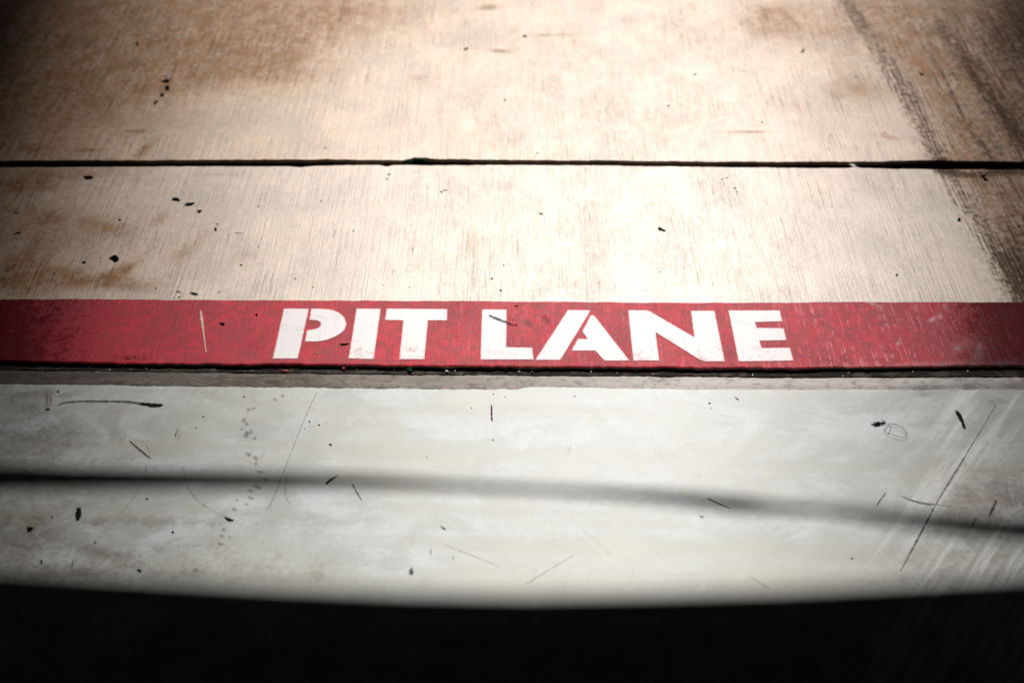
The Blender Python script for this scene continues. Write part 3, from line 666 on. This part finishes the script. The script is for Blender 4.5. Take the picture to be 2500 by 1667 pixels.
rb('scuff_mark', [(330, 1147), (338, 1144), (345, 1141)], [3, 6, 3], 'scuff_black', 'tiny slanted black tick below the narrow shadow', 'scuff mark', SC)
rb('scuff_mark', [(218, 1234), (219, 1252)], [4, 5], 'scuff_soft', 'short upright grey tick near the lower left', 'scuff mark', SC)
rb('scuff_mark', [(170, 1278), (166, 1295), (163, 1312)], [5, 5, 4], 'scuff_soft', 'broken upright grey streak near the dark edge at left', 'scuff mark', SC)
rb('scuff_mark', [(944, 1298), (945, 1311), (942, 1324)], [8, 13, 9], 'scuff_soft', 'dark oval dab at the foot of the broken trail near the bottom', 'scuff mark', SC, cover=1.5)
rb('scuff_mark', [(960, 1292), (964, 1280)], [6, 6], 'scuff_faint', 'first faint dab of the broken trail near the bottom', 'scuff mark', SC)
rb('scuff_mark', [(988, 1280), (990, 1262), (995, 1255)], [4, 7, 4], 'scuff_faint', 'second faint dab of the broken trail near the bottom', 'scuff mark', SC)
rb('scuff_mark', [(1000, 1250), (1008, 1235)], [4, 4], 'scuff_faint', 'third faint dab of the broken trail near the bottom', 'scuff mark', SC)
rb('scuff_mark', [(1008, 1203), (1018, 1211), (1028, 1219)], [3, 8, 4], 'scuff_soft', 'small slanted brown tick above the broken trail', 'scuff mark', SC)
rb('scuff_mark', [(1040, 1268), (1042, 1290)], [6, 8], 'scuff_faint', 'pale upright dab right of the broken trail', 'scuff mark', SC)
rb('scratch', [(1010, 1245), (1060, 1265), (1150, 1300)], [2, 3, 2], 'scuff_faint', 'thin brown scratch leaving the broken trail to the right', 'scratch', SC)
rb('scratch', [(1325, 1270), (1270, 1302), (1200, 1345)], [2, 3, 3], 'scuff_faint', 'faint slanting scratch at the bottom centre', 'scratch', SC)
rb('scratch', [(730, 896), (700, 960), (660, 1060), (625, 1150), (610, 1170)], [3, 3, 3, 4, 3], 'scuff_faint', 'long faint scratch from the rim down past the drips', 'scratch', SC)
rb('scratch', [(660, 1085), (655, 1130), (667, 1165)], [3, 4, 2], 'scuff_faint', 'short faint scratch right of the dried drips', 'scratch', SC)
# long straight black scratch at right
rb('scratch', [(2290, 926), (2252, 989), (2214, 1051), (2182, 1104), (2151, 1155), (2123, 1208), (2095, 1261), (2066, 1315)], [1.5, 2, 3.5, 4, 3, 5.5, 4, 1.5], 'lineblack', 'long straight dark scratch slanting down the right of the pale floor', 'scratch', SC)
rb('scratch', [(2055, 1131), (2090, 1146), (2130, 1155), (2196, 1163)], [1.5, 3.5, 3, 1], 'lineblack', 'curved dark scratch crossing the long straight one', 'scratch', SC)
rb('scratch', [(2075, 1142), (2110, 1154), (2150, 1160)], [2, 3, 2], 'lineblack', 'short dark line doubling the curved crossing scratch', 'scratch', SC)
rb('scuff_mark', [(2194, 938), (2206, 958), (2213, 975), (2217, 990)], [14, 12, 9, 5], 'scuff_black', 'black wedge shaped scuff at right near the rim', 'scuff mark', SC)
rb('scuff_mark', [(2292, 1142), (2280, 1168), (2270, 1188)], [5, 9, 5], 'scuff_soft', 'dark upright scuff at far right above the narrow shadow', 'scuff mark', SC)
rb('scuff_mark', [(2245, 1185), (2228, 1215)], [4, 5], 'scuff_soft', 'small dark tick in the narrow shadow at far right', 'scuff mark', SC)
rb('scratch', [(2040, 1125), (2020, 1150), (2012, 1165)], [3, 4, 3], 'scuff_soft', 'small slanted scratch left of the curved crossing scratch', 'scratch', SC)
rb('scratch', [(1620, 1141), (1650, 1155), (1685, 1168)], [5, 4, 2], 'scuff_soft', 'slanting scratch inside the narrow shadow right of centre', 'scratch', SC)
rb('scuff_mark', [(1600, 1184), (1612, 1185), (1622, 1184)], [3, 6, 3], 'scuff_soft', 'small level brown dash under the narrow shadow right of centre', 'scuff mark', SC)
rb('scratch', [(1685, 908), (1692, 914), (1699, 920)], [2, 3, 2], 'purple', 'tiny slanted maroon scratch near the rim', 'scratch', SC)
rb('scratch', [(1715, 1318), (1750, 1340), (1775, 1355)], [2, 3, 3], 'scuff_faint', 'faint scratch fading into the dark shade at lower right', 'scratch', SC)
for (x0, y0, x1, y1) in ((106, 900, 109, 930), (118, 902, 116, 928), (408, 980, 400, 1010)):
    rb('scratch', [(x0, y0), ((x0+x1)/2, (y0+y1)/2), (x1, y1)], [2, 3, 2], 'scuff_soft', 'short faint upright scratch on the pale floor at far left', 'scratch', 'faint upright scratches at far left')

# dried drips in a trail
drips = [(649, 908, 6, 3.5), (571, 940, 7, 3.5), (583, 951-14, 5, 3), (560, 965, 8, 5), (567, 973, 6, 4), (565, 999, 8, 7), (572, 1003-10, 10, 6), (585, 1006, 6, 4), (571, 1043, 10, 5), (587, 1051, 7, 6), (588, 1064, 5, 3.5), (598, 1083, 9, 5), (610, 1100, 7, 5), (590, 1117, 11, 6), (575, 1127, 7, 4), (538, 1172-3, 9, 4), (545, 1178-30, 5, 3), (576, 1143, 8, 4), (566, 1157, 5, 3), (514, 1215, 7, 3.5), (509, 1230, 6, 4), (528, 1232, 4, 3), (507, 1248, 12, 3.5), (450, 1308, 7, 5), (555, 985, 4, 3), (632, 917, 5, 3)]
for (x, y, a, b) in drips:
    X, Y = K(x, y); spot('drip_stain', X, Y, a*1.25, b*1.25, M['drip'], 'dried grey brown drip in the trail left of centre', 'stain', 'trail of dried drips', film=True, rough=.3)
for (x, y, a, b, lab) in ((759, 1021, 4.5, 2.4, 'small oval maroon spot on the pale floor left of centre'), (711, 968, 2.4, 2, None), (733, 976, 2.6, 2, None), (1630, 926, 2.6, 2.4, 'round maroon dot under the letter N'), (1632, 938, 1.4, 1.2, None), (2081, 1363-0, 3, 2, None) if False else (1132, 1010, 2, 1.6, None),
                          (2080, 1306-1, 3, 2, None) if False else (980, 1050, 1.6, 1.4, None), (1133, 905, 1.8, 1.4, None), (1320, 910, 1.8, 1.4, None), (1083, 937, 1.6, 1.2, None), (560, 915-4, 2.6, 2, None), (467, 957, 2.4, 2, None), (2080+0, 1365-60, 2, 2, None) if False else (1957, 1282, 2.6, 2.4, 'small maroon dot at the lower right of the pale floor'), (450, 982, 1.8, 1.6, None), (1160, 912, 1.4, 1.2, None), (700, 985, 1.4, 1.2, None)):
    X, Y = K(x, y); spot('paint_spot', X, Y, a, b, M['maroon'], lab or 'tiny maroon dot on the pale floor', 'spot', 'maroon dots on the pale floor', film=False, h=.0006)
for (x, y, a, b, lab) in ((68, 1215, 7, 7.5, 'round black spot on the floor at far left'), (109, 940, 4, 3, 'black dot under the left end of the rim'), (133, 955-55, 3, 1.8, None), (120, 1213-25, 2, 2, None), (397, 1222, 3, 3, None), (95, 1290, 3, 4, None), (320, 1310, 5, 4, None)):
    X, Y = K(x, y); spot('gum_spot', X, Y, a, b, M['gum'], lab or 'small black dot on the pale floor at left', 'gum spot', 'black dots on the pale floor', rough=.35)
# crumbs lying in the joint and on the paint
zj = Z_RIM-.002
def crumb(x, y, a, b, mat, lab, z=zj, h=.004, ang=0):      # source pixels
    return spot('crumb', x, y, a, b, M[mat], lab, 'crumb', 'crumbs lying in the joint', ang, h=h, z=z, rough=.3)
crumb(697, 907, 9, 2.4, 'chip_red', 'long red paint chip lying in the dark joint under letter P', ang=4, h=.003)
crumb(839, 901.5, 4, 2.6, 'chip_red', 'round red paint chip lying in the dark joint under letter I')
crumb(1091, 908.5, 4, 2.4, 'chip_white', 'white grit crumb in the dark joint', ang=15)
crumb(1235, 907, 3, 2, 'moss', 'small green crumb in the dark joint')
crumb(1001, 903, 9, 6, 'moss', 'black mossy clump in the dark joint under letter T', ang=-50, h=.005)
crumb(2002, 920, 2.4, 1.4, 'chip_red', 'tiny red crumb at the near edge of the dark joint')
crumb(1300, 910, 1.6, 1.4, 'chip_white', 'tiny pale crumb in the dark joint under letter A')
crumb(1198, 391.5, 3.4, 2.6, 'chip_white', 'white crumb on the far lip of the slab seam', z=.0, h=.004)
crumb(2082, 405.5, 7, 2.6, 'chip_white', 'white chip bridging the seam at right', z=-.001, h=.003, ang=15)
for (x, y, a, b, an) in ((992, 395, 9, 2.4, -10), (1018, 391, 12, 3, 3), (1038, 394, 8, 3, 20), (1000, 399, 9, 1.8, 5)):
    spot('moss_clump', x, y, a, b, M['moss'], 'dark green moss tuft growing in the slab seam', 'moss', 'moss tufts in the seam', an, h=.005, z=-.001, rough=.4)
spot('leaf_fragment', 1960, 125, 6, 2.6, M['leaf'], 'small curled green leaf scrap on the far concrete', 'leaf', None, -40, h=.004)
spot('straw_piece', 774, 863, 5, 1.2, M['straw'], 'tiny straw piece on the red stripe right of letter P stem', 'straw', None, 25, h=.0015)
spot('straw_piece', 2300, 233, 2.2, 6, M['straw'], 'dry straw crumb in the far right grime', 'straw', None, 15, h=.003)

rj = random.Random(8)
for i in range(46):
    gx = rj.uniform(60, 2450); u = rj.uniform(.15, .95)
    X_ = G(gx, 905)[0]; y0_ = float(c_rim_far(X_)); y1_ = float(c_step(X_)); yy_ = y0_+(y1_-y0_)*u
    gxx, gyy = inv(X_, yy_, zj); ra = rj.uniform(.6, 1.9)
    spot('grit_grain', gxx*2500/2352, gyy*2500/2352, ra, ra*.8, M['chip_white'] if rj.random() < .6 else M['straw'], 'tiny pale grit grain lying in the dark joint', 'grit', 'grit grains in the dark joint', h=.0012, z=zj, rough=.3)

# lint with a looping thread
def tube(name, pts, rad, mat, parent=None):
    cu = bpy.data.curves.new(name, 'CURVE'); cu.dimensions = '3D'; cu.bevel_depth = rad; cu.bevel_resolution = 2; cu.resolution_u = 8
    s = cu.splines.new('NURBS'); s.points.add(len(pts)-1); s.use_endpoint_u = True; s.order_u = 3
    for i, p in enumerate(pts): s.points[i].co = (*p, 1)
    tmp = bpy.data.objects.new('tmp', cu); COL.objects.link(tmp); bpy.context.view_layer.update()
    me = bpy.data.meshes.new_from_object(tmp.evaluated_get(bpy.context.evaluated_depsgraph_get())); bpy.data.objects.remove(tmp)
    o = link(name, me, mat, parent); return o
def Z6(x, y): return (1650+x/2.7659, 550+y/2.7659)
zl = Z_RIM+.0014
base = Vector((*G(*Z6(1365, 1342), zl), zl))
lint = empty('lint_thread', base); tag(lint, 'black lint tuft with a thin looping thread on the pale floor', 'thread')
def loopPts(L, rise):
    out = []
    for i, p in enumerate(L):
        w = G(*Z6(*p), zl); out.append(Vector((w[0], w[1], zl+.0006+rise*math.sin(math.pi*i/(len(L)-1))))-base)
    return out
tube('thread_loop', loopPts([(1385, 1340), (1420, 1340), (1480, 1350), (1540, 1375), (1562, 1405), (1555, 1430), (1520, 1445), (1490, 1432), (1440, 1418), (1410, 1400), (1405, 1380), (1430, 1362)], .004), .0003, M['thread'], lint)
tube('thread_loop', loopPts([(1370, 1345), (1440, 1345), (1500, 1365), (1545, 1395), (1558, 1418)], .006), .00026, M['thread'], lint)
tube('thread_loop', loopPts([(1430, 1415), (1445, 1390), (1455, 1365), (1435, 1345)], .003), .00026, M['thread'], lint)
bm = bmesh.new(); r_ = random.Random(4)
for i in range(60):
    c = Vector((r_.gauss(0, .0055), r_.gauss(0, .0022), abs(r_.gauss(0, .0012)))); c.y += c.x*.25
    m = Matrix.Translation(c) @ Matrix.Rotation(r_.uniform(-.7, .9), 4, 'Z') @ Matrix.Rotation(r_.uniform(-.4, .4), 4, 'Y') @ Matrix.Diagonal((r_.uniform(2, 5), .7, .7, 1))
    bmesh.ops.create_icosphere(bm, subdivisions=1, radius=.0008, matrix=m)
me = bpy.data.meshes.new('tuft'); bm.to_mesh(me); bm.free(); link('tuft', me, M['gum'], lint)

# ------------------------------------------------------------------ the garage around the camera (out of frame): casts the deep shade and the narrow shadow
gar = empty('garage_bay', (0, -5, Z_RIM)); tag(gar, 'dark garage bay with a canopy over its threshold, behind the camera', 'garage')
HR = 3.1
edge_px = [(-900, 1262), (-300, 1305), (0, 1330), (300, 1346), (600, 1362), (900, 1374), (1200, 1379), (1500, 1377), (1800, 1371), (2050, 1360), (2352, 1344), (2700, 1322), (3300, 1280)]
E_ = [toward(*D(x, y-12-abs(x-1176)*.008, Z_RIM), Z_RIM, HR) for x, y in edge_px]
E_[0] = (-3.4, E_[0][1], HR); E_[-1] = (3.4, E_[-1][1], HR)
vs = []; fs = []
off = Vector((0, 5, -Z_RIM))
for (x, y, z) in E_:
    vs += [(x, y, z), (x, y, z+.12), (x, -9, z), (x, -9, z+.12)]
for i in range(len(E_)-1):
    a, b = 4*i, 4*i+4
    fs += [(a, b, b+1, a+1), (a, a+2, b+2, b), (a+1, b+1, b+3, a+3), (a+2, a+3, b+3, b+2)]
fs += [(0, 1, 3, 2)]; k = 4*(len(E_)-1); fs += [(k, k+2, k+3, k+1)]
me = bpy.data.meshes.new('canopy_roof'); me.from_pydata([tuple(Vector(v)+off) for v in vs], [], fs); me.update()
link('canopy_roof', me, M['wall'], gar)
def bx(name, x0, x1, y0, y1, z0, z1, mat, par):
    me = box_mesh(name, x0, x1, y0, y1, z0, z1)
    for v in me.vertices: v.co -= par.location
    return link(name, me, mat, par)
for sx in (-1, 1):
    bx('side_wall', min(sx*2.55, sx*2.75), max(sx*2.55, sx*2.75), -9, 8.5, -.3, HR-.01, M['wall'], gar)  # run on past the opening, the added length cuts off sky light
bx('back_wall', -2.54, 2.54, -9, -8.8, Z_RIM-.01, HR-.01, M['wall'], gar)

# a slack overhead cable bundle in the opening: the narrow wavering shadow
band = [(-500, 1080, 40), (-100, 1092, 36), (150, 1098, 32), (400, 1101, 28), (650, 1104, 24), (850, 1108, 18), (1050, 1118, 12), (1250, 1127, 11), (1400, 1135, 13), (1550, 1146, 18), (1700, 1160, 22), (1780, 1166, 14), (1880, 1172, 12), (2000, 1184, 17), (2120, 1197, 24), (2260, 1211, 26), (2352, 1218, 28), (2800, 1246, 36)]
HB = 2.5
bm = bmesh.new(); prev = None; NS = 10
Wp = [Vector(toward(*D(x, y, Z_RIM), Z_RIM, HB)) for x, y, w in band]
prof = []
for i in range(len(Wp)-1):
    for j in range(8):
        t = j/8; prof.append((Wp[i].lerp(Wp[i+1], t), band[i][2]*(1-t)+band[i+1][2]*t))
for p, w in prof:
    rad = w*.00056
    ring = [bm.verts.new((p.x, p.y+rad*math.cos(2*math.pi*k/NS), p.z+rad*math.sin(2*math.pi*k/NS))) for k in range(NS)]
    if prev: [bm.faces.new((prev[k], prev[(k+1) % NS], ring[(k+1) % NS], ring[k])) for k in range(NS)]
    prev = ring
me = bpy.data.meshes.new('overhead_cable'); bm.to_mesh(me); bm.free()
o = link('overhead_cable', me, M['cable']); tag(o, 'black cable strung across the garage opening above the camera', 'cable')

# ------------------------------------------------------------------ unseen buildings added to block the low sky and shade both sides
def building(name, label, cat, x0, x1, y0, y1, h, floors, bays):
    b = empty(name, ((x0+x1)/2, y0, 0)); tag(b, label, cat)
    bx('wall', x0, x1, y0, y1, -.02, h, M['render'], b); bx('roof', x0-.0, x1+.0, y0-.0, y1, h+.002, h+.3, M['wall'], b)
    fh = h/floors; bw = (x1-x0)/bays
    for f in range(floors):
        for i in range(bays):
            cx = x0+(i+.5)*bw; bx('window', cx-bw*.3, cx+bw*.3, y0-.05, y0-.003, f*fh+fh*.3, f*fh+fh*.8, M['glass'], b)
    return b
building('sky_block', 'long grey block added beyond the lane, unseen, to block the low sky', 'building', -26, 26, 19, 25, 16.2, 4, 12)
def tower(px0, py0, side, name, label, dist, width=7, flare=.11):
    """an added, unseen tower, flared only to angle its shadow; its edge throws the soft shadow line through the given floor point"""
    X, Y = D(px0, py0); ht = dist*SUN.z; cx = X+SUN.x*dist; cy = Y+SUN.y*dist; dep = 6
    b = empty(name, (cx+side*width/2, cy, 0)); tag(b, label, 'tower')
    lo_, hi_ = ht-4, ht+4; dz = dep*math.tan(EL)/math.cos(AZ)
    e = lambda z: cx-side*flare*(min(max(z, lo_), hi_)-ht)
    zs = [-.02, lo_, hi_, lo_+dz, hi_+dz, ht+17]; zs = sorted(zs); V = []
    for z in zs:
        V += [(e(z), cy, z), (e(z-dz)+dep*math.tan(AZ), cy+dep, z)]      # this side lies along the sunlight
        V += [(cx+side*width, cy, z), (cx+side*width, cy+dep, z)]
    Fc = []
    for k in range(5):
        a = 4*k; c = a+4
        Fc += [(a, a+2, c+2, c), (a+1, c+1, c+3, a+3), (a, c, c+1, a+1), (a+2, a+3, c+3, c+2)]
    Fc += [(0, 1, 3, 2), (20, 22, 23, 21)]
    me = bpy.data.meshes.new('wall'); me.from_pydata([tuple(Vector(v)-b.location) for v in V], [], Fc); me.update()
    link('wall', me, M['render'], b)
    x0, x1 = sorted((e(ht+17)+side*1.2, cx+side*width)); bx('roof', x0, x1, cy, cy+dep-.01, ht+17.002, ht+17.4, M['wall'], b)
    m0, m1 = sorted((cx+side*1.6, cx+side*(width-.8)))
    n = int((ht+10)/3.4)
    for k in range(n):
        for q in range(3):
            w0 = m0+(m1-m0)*q/3; bx('window', w0+.2, w0+(m1-m0)/3-.2, cy-.05, cy-.003, 1+k*3.4, 2.8+k*3.4, M['glass'], b)
tower(300, 840, -1, 'left_shade_tower', 'tall grey tower added beyond the lane, unseen, to shade the left', 88, 14, .26)
tower(2352-130, 700, 1, 'right_shade_tower', 'tall grey tower added beyond the lane, unseen, to shade the right', 88, 12, .10)

# ------------------------------------------------------------------ light
ld = bpy.data.lights.new('sun', 'SUN'); ld.energy = 5; ld.angle = math.radians(.6); ld.color = (1, .962, .925)
lo = bpy.data.objects.new('sun', ld); COL.objects.link(lo); lo.rotation_euler = (-SUN).to_track_quat('-Z', 'Y').to_euler(); lo.location = SUN*20
w = bpy.data.worlds.new('World'); S.world = w; w.use_nodes = True
nt = w.node_tree; bg = nt.nodes['Background']; sky = nt.nodes.new('ShaderNodeTexSky'); sky.sky_type = 'NISHITA'
sky.sun_disc = False; sky.sun_elevation = EL; sky.sun_rotation = AZ
nt.links.new(sky.outputs[0], bg.inputs[0]); bg.inputs[1].default_value = .05
S.view_settings.view_transform = 'Standard'; S.view_settings.look = 'None'; S.view_settings.exposure = 0.33; S.view_settings.gamma = 1
S.view_settings.use_curve_mapping = False
